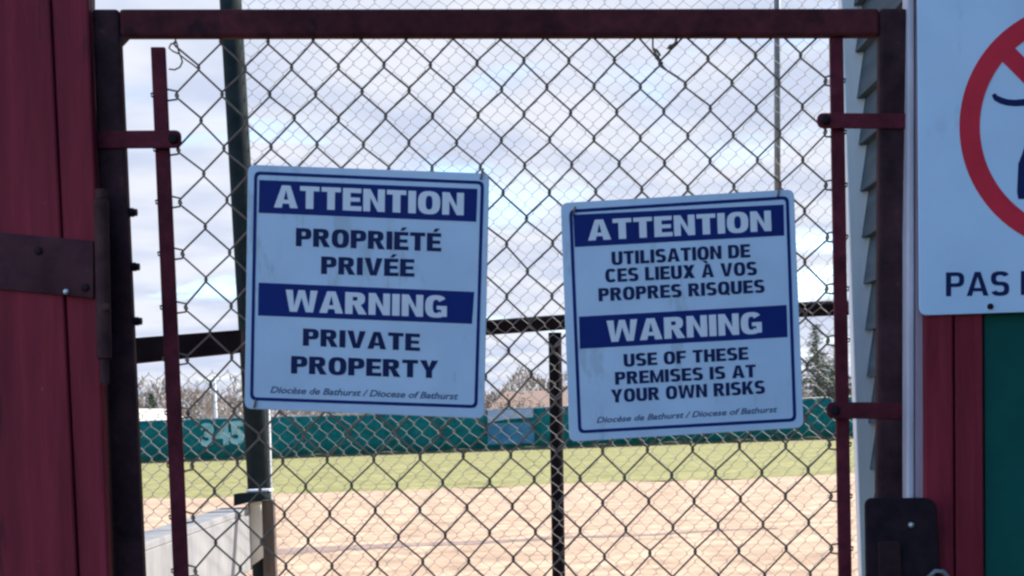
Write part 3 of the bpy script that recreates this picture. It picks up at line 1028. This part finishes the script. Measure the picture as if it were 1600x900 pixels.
# ------------------------------------------------------------------ beyond the fence: trees, brush, houses
def twig_tree(seed, H, spread, nb):
    rnd = random.Random(seed)
    bt, bc = NB(), NB()
    lean = Vector((rnd.uniform(-.06, .06), rnd.uniform(-.06, .06), 1))
    tp = [lean * (H * .9 * t) + Vector((.12 * math.sin(4 * t + seed), .1 * math.cos(3 * t), 0)) for t in [i / 7 for i in range(8)]]
    r0 = H * .016
    tube(bt, tp, [r0 * (1 - .85 * i / 7) for i in range(8)], 7)

    def grow(p, d, L, r, lev):
        pts = [p]
        q = p.copy(); dd = d.copy()
        for s in range(3):
            dd = (dd + Vector((rnd.gauss(0, .16), rnd.gauss(0, .16), rnd.gauss(.07, .1)))).normalized()
            q = q + dd * L / 3
            pts.append(q.copy())
        tube(bc, pts, [r, r * .75, r * .5, r * .25], 3, cap=False)
        if lev < 3:
            for k in range(rnd.randint(3, 5)):
                t = rnd.uniform(.25, 1)
                i = min(2, int(t * 3))
                base = pts[i].lerp(pts[i + 1], t * 3 - i)
                nd = (dd + Vector((rnd.gauss(0, .6), rnd.gauss(0, .6), rnd.gauss(.15, .45)))).normalized()
                grow(base, nd, L * rnd.uniform(.45, .65), r * .5, lev + 1)
    for k in range(nb):
        t = rnd.uniform(.22, .98)
        i = min(6, int(t * 7))
        base = tp[i].lerp(tp[i + 1], t * 7 - i)
        a = rnd.uniform(0, 6.283)
        d = Vector((math.cos(a), math.sin(a), rnd.uniform(.3, 1.1))).normalized()
        grow(base, d, spread * (1.15 - .75 * t) * rnd.uniform(.7, 1.1), r0 * .42 * (1.1 - .7 * t), 0)
    return bt, bc


def copy_tree(o, parent=None):
    c = o.copy()
    COL.objects.link(c)
    if parent is not None:
        c.parent = parent
    for ch in list(o.children):
        copy_tree(ch, c)
    return c


protos = []
for k, (H, sp, nb) in enumerate(((7.5, 3.0, 22), (6.2, 2.6, 20), (8.8, 3.0, 26))):
    bt, bc = twig_tree(31 + k, H, sp, nb)
    r = empty('bare_tree', (0, 0, 0))
    obj('trunk', bt, M['bark'], r, smooth=True)
    obj('crown', bc, M['twig'], r)
    protos.append(r)
spots = [(232, 150, 0), (262, 139, 1), (300, 146, 2), (322, 152, 0), (345, 138, 1), (362, 150, 2), (212, 160, 2), (282, 158, 1),
         (772, 150, 1), (800, 158, 1), (826, 147, 1), (848, 155, 0), (892, 150, 1), (752, 160, 0),
         (1262, 140, 0), (1290, 152, 2), (1322, 146, 1), (1345, 155, 0),
         (420, 150, 2), (470, 155, 0), (540, 148, 1), (610, 156, 2), (680, 150, 0), (960, 150, 0), (1030, 156, 2), (1110, 149, 1), (1190, 154, 0)]
used = [False] * 3
for (px, Y, k) in spots:
    p = U(px, 667, Y); p.z = 0
    if not used[k]:
        t = protos[k]; used[k] = True
    else:
        t = copy_tree(protos[k])
    t.location = p
    t.rotation_euler = (0, 0, random.uniform(0, 6.28))
    s = random.uniform(.82, 1.08)
    if 740 < px < 880: s *= .62
    t.scale = (s, s, s)
    tag(t, 'bare grey-brown tree in the leafless row beyond the outfield fence', 'tree', 'bare trees beyond the outfield fence')


def conifer(seed, H, Rm):
    rnd = random.Random(seed)
    bt, bc = NB(), NB()
    tube(bt, [(0, 0, 0), (0, 0, H * .5), (0, 0, H)], [H * .016, H * .01, .01], 7)
    z = H * .06
    while z < H * .98:
        f = 1 - z / H
        n = 5 + int(8 * f)
        for k in range(n):
            a = rnd.uniform(0, 6.283)
            L = Rm * f ** .8 * rnd.uniform(.6, 1.15) + .15
            d = Vector((math.cos(a), math.sin(a), rnd.uniform(-.35, .1)))
            e = Vector((0, 0, z)) + d * L
            tube(bc, [(0, 0, z), e], [.03, .008], 3, cap=False)
            for s in range(int(6 + 10 * L)):
                t = rnd.uniform(.15, 1.05)
                c = Vector((0, 0, z)).lerp(e, t) + Vector((rnd.gauss(0, .10), rnd.gauss(0, .10), rnd.gauss(-.05, .09)))
                u = Vector((rnd.gauss(0, 1), rnd.gauss(0, 1), rnd.gauss(0, .6))).normalized() * rnd.uniform(.12, .26)
                v = Vector((rnd.gauss(0, 1), rnd.gauss(0, 1), rnd.gauss(0, .6))).normalized() * rnd.uniform(.06, .12)
                bc.faces.new([bc.verts.new(q) for q in (c - u, c + v, c + u)])
        z += H * .028
    return bt, bc


for k, (px, Y, H, Rm, lab) in enumerate(((1281, 118, 10.0, 2.7, 'tallest dark evergreen beyond the fence, right of the second sign'),
                                         (1312, 126, 8.5, 2.4, 'dark evergreen just behind the right tension bar, beyond the fence'),
                                         (238, 128, 6.3, 1.3, 'small dark evergreen above the white gable, far left beyond the fence'))):
    bt, bc = conifer(70 + k, H, Rm)
    p = U(px, 667, Y); p.z = 0
    r = tag(empty('evergreen_tree', p), lab, 'tree')
    tr = obj('trunk', bt, M['bark'], r); cr = obj('crown', bc, M['needle'], r)
    for o in (tr, cr):
        o.matrix_parent_inverse = Matrix.Identity(4)

# shrubs behind the fence
def shrub(seed, w, h, m, name, lab, px, Y):
    rnd = random.Random(seed)
    bm = NB()
    for k in range(int(700 * w * h / 12)):
        a = rnd.uniform(0, 6.283)
        rr = w * .5 * math.sqrt(rnd.random())
        zmax = h * (1 - .55 * (rr / (w * .5)) ** 2) * rnd.uniform(.75, 1.15)
        z = zmax * rnd.random() ** .7
        c = Vector((rr * math.cos(a), rr * math.sin(a) * .6, z))
        u = Vector((rnd.gauss(0, 1), rnd.gauss(0, 1), rnd.gauss(0, 1))).normalized() * rnd.uniform(.12, .3)
        v = Vector((rnd.gauss(0, 1), rnd.gauss(0, 1), rnd.gauss(0, 1))).normalized() * rnd.uniform(.06, .16)
        bm.faces.new([bm.verts.new(q) for q in (c - u, c + v, c + u)])
    for k in range(14):
        a = rnd.uniform(0, 6.283)
        tube(bm, [(0, 0, 0), (w * .3 * math.cos(a), w * .2 * math.sin(a), h * .8)], [.04, .01], 3, cap=False)
    bmesh.ops.translate(bm, verts=bm.verts, vec=(0, 0, 0))
    p = U(px, 667, Y); p.z = 0
    o = obj(name, bm, m)
    o.location = p
    tag(o, lab, 'shrub')


shrub(5, 4.5, 3.6, M['rust_leaf'], 'shrub', 'reddish shrub behind the outfield fence, above the blue banner', 772, 104)
shrub(6, 5.0, 5.0, M['brush'], 'shrub', 'straw coloured shrub behind the fence, between the two signs', 806, 122)
shrub(7, 3.5, 3.3, M['needle'], 'shrub', 'low green shrub behind the fence, left of the dark mid post', 850, 100)

# mass of brush at the foot of the far wood
bm = NB()
rnd = random.Random(3)
for k in range(42000):
    x = rnd.uniform(-75, 75)
    y = rnd.uniform(158, 178)
    h = 6.6 + 1.5 * math.sin(x * .13) + 1.2 * math.sin(x * .41 + 1) + .6 * math.sin(x * 1.1)
    z = h * rnd.random() ** .8
    c = Vector((x, y, z))
    u = Vector((rnd.gauss(0, .5), rnd.gauss(0, .5), rnd.gauss(0, 1))).normalized() * rnd.uniform(.3, .8)
    v = Vector((rnd.gauss(0, 1), rnd.gauss(0, 1), rnd.gauss(0, .4))).normalized() * rnd.uniform(.1, .25)
    bm.faces.new([bm.verts.new(q) for q in (c - u, c + v, c + u)])
tag(obj('brush', bm, M['brush']), 'pale brown leafless brush filling the far edge of the field', 'brush', kind='stuff')


def house(name, lab, px, Y, w, d, hw_, hr, wall_m, roof_m, rot, stack=True):
    p = U(px, 667, Y); p.z = 0
    r = tag(empty(name, p), lab, 'house')
    bm = NB()
    prism(bm, [Vector(q) for q in ((-w / 2, -d / 2, 0), (w / 2, -d / 2, 0), (w / 2, -d / 2, hw_), (0, -d / 2, hw_ + hr), (-w / 2, -d / 2, hw_))], Vector((0, d, 0)))
    kids = [obj('wall', bm, wall_m, r)]
    bm = NB()
    o_ = .45
    for s in (-1, 1):
        e = Vector((s * (w / 2 + o_), -d / 2 - o_, hw_ - o_ * hr / (w / 2) + .02)); t = Vector((s * .002, -d / 2 - o_, hw_ + hr + .02))
        prism(bm, [e, t, t + Vector((0, 0, .16)), e + Vector((0, 0, .16))], Vector((0, d + 2 * o_, 0)))
    roof = obj('roof', bm, roof_m, r); kids.append(roof)
    if stack:
        bm = NB(); box(bm, w * .18, -.3, hw_ + hr * .4, w * .18 + .6, .3, hw_ + hr + .7)
        kids.append(obj('chimney', bm, M['roof_grey'], roof))
    for x in (-w * .25, w * .22):
        bm = NB(); box(bm, x - .55, -d / 2 - .06, 1.0, x + .55, -d / 2 - .003, 2.3)
        f_ = obj('window', bm, M['white_wood'], r); kids.append(f_)
        bm = NB(); box(bm, x - .45, -d / 2 - .075, 1.1, x + .45, -d / 2 - .063, 2.2)
        kids.append(obj('pane', bm, M['glass'], f_))
    for k in kids:
        k.matrix_parent_inverse = Matrix.Identity(4)
    r.rotation_euler = (0, 0, R(rot))


house('white_house', 'white gabled house beyond the fence at far left', 226, 112, 4.4, 8, 2.0, 2.0, M['house_white'], M['roof_pale'], -20, False)
house('tan_house', 'low tan house with sandy roof beyond the fence, seen between the signs', 850, 140, 9.5, 8, 2.9, 2.2, M['house_tan'], M['roof_tan'], 62)

# thin pale mast behind the fence, left
pm = U(338, 667, 108); pm.z = 0
bm = NB(); tube(bm, [(0, 0, 0), (0, 0, 3.0), (0, 0, 6.6)], [.14, .13, .08], 8)
tube(bm, [(-.7, 0, 6.2), (.7, 0, 6.2)], .05, 6)
o = obj('utility_pole', bm, M['house_white'], None, smooth=True)
o.location = pm
tag(o, 'thin pale utility pole beyond the fence above the numerals', 'pole')

# unseen block added on the right to keep the gate's near side in shade
ch = tag(empty('shade_block', (6.0, -5.0, 0)), 'long dark green unseen block added to shade the near side of the gate', 'building')
bm = NB(); box(bm, 2.9, -14, 0, 9.5, 1.85, 4.4)
obj('wall', bm, M['green_paint'], ch)
bm = NB()
prism(bm, [Vector(q) for q in ((2.5, -14.3, 4.403), (9.9, -14.3, 4.403), (6.2, -14.3, 6.2))], Vector((0, 16.3, 0)))
obj('roof', bm, M['roof_grey'], ch)
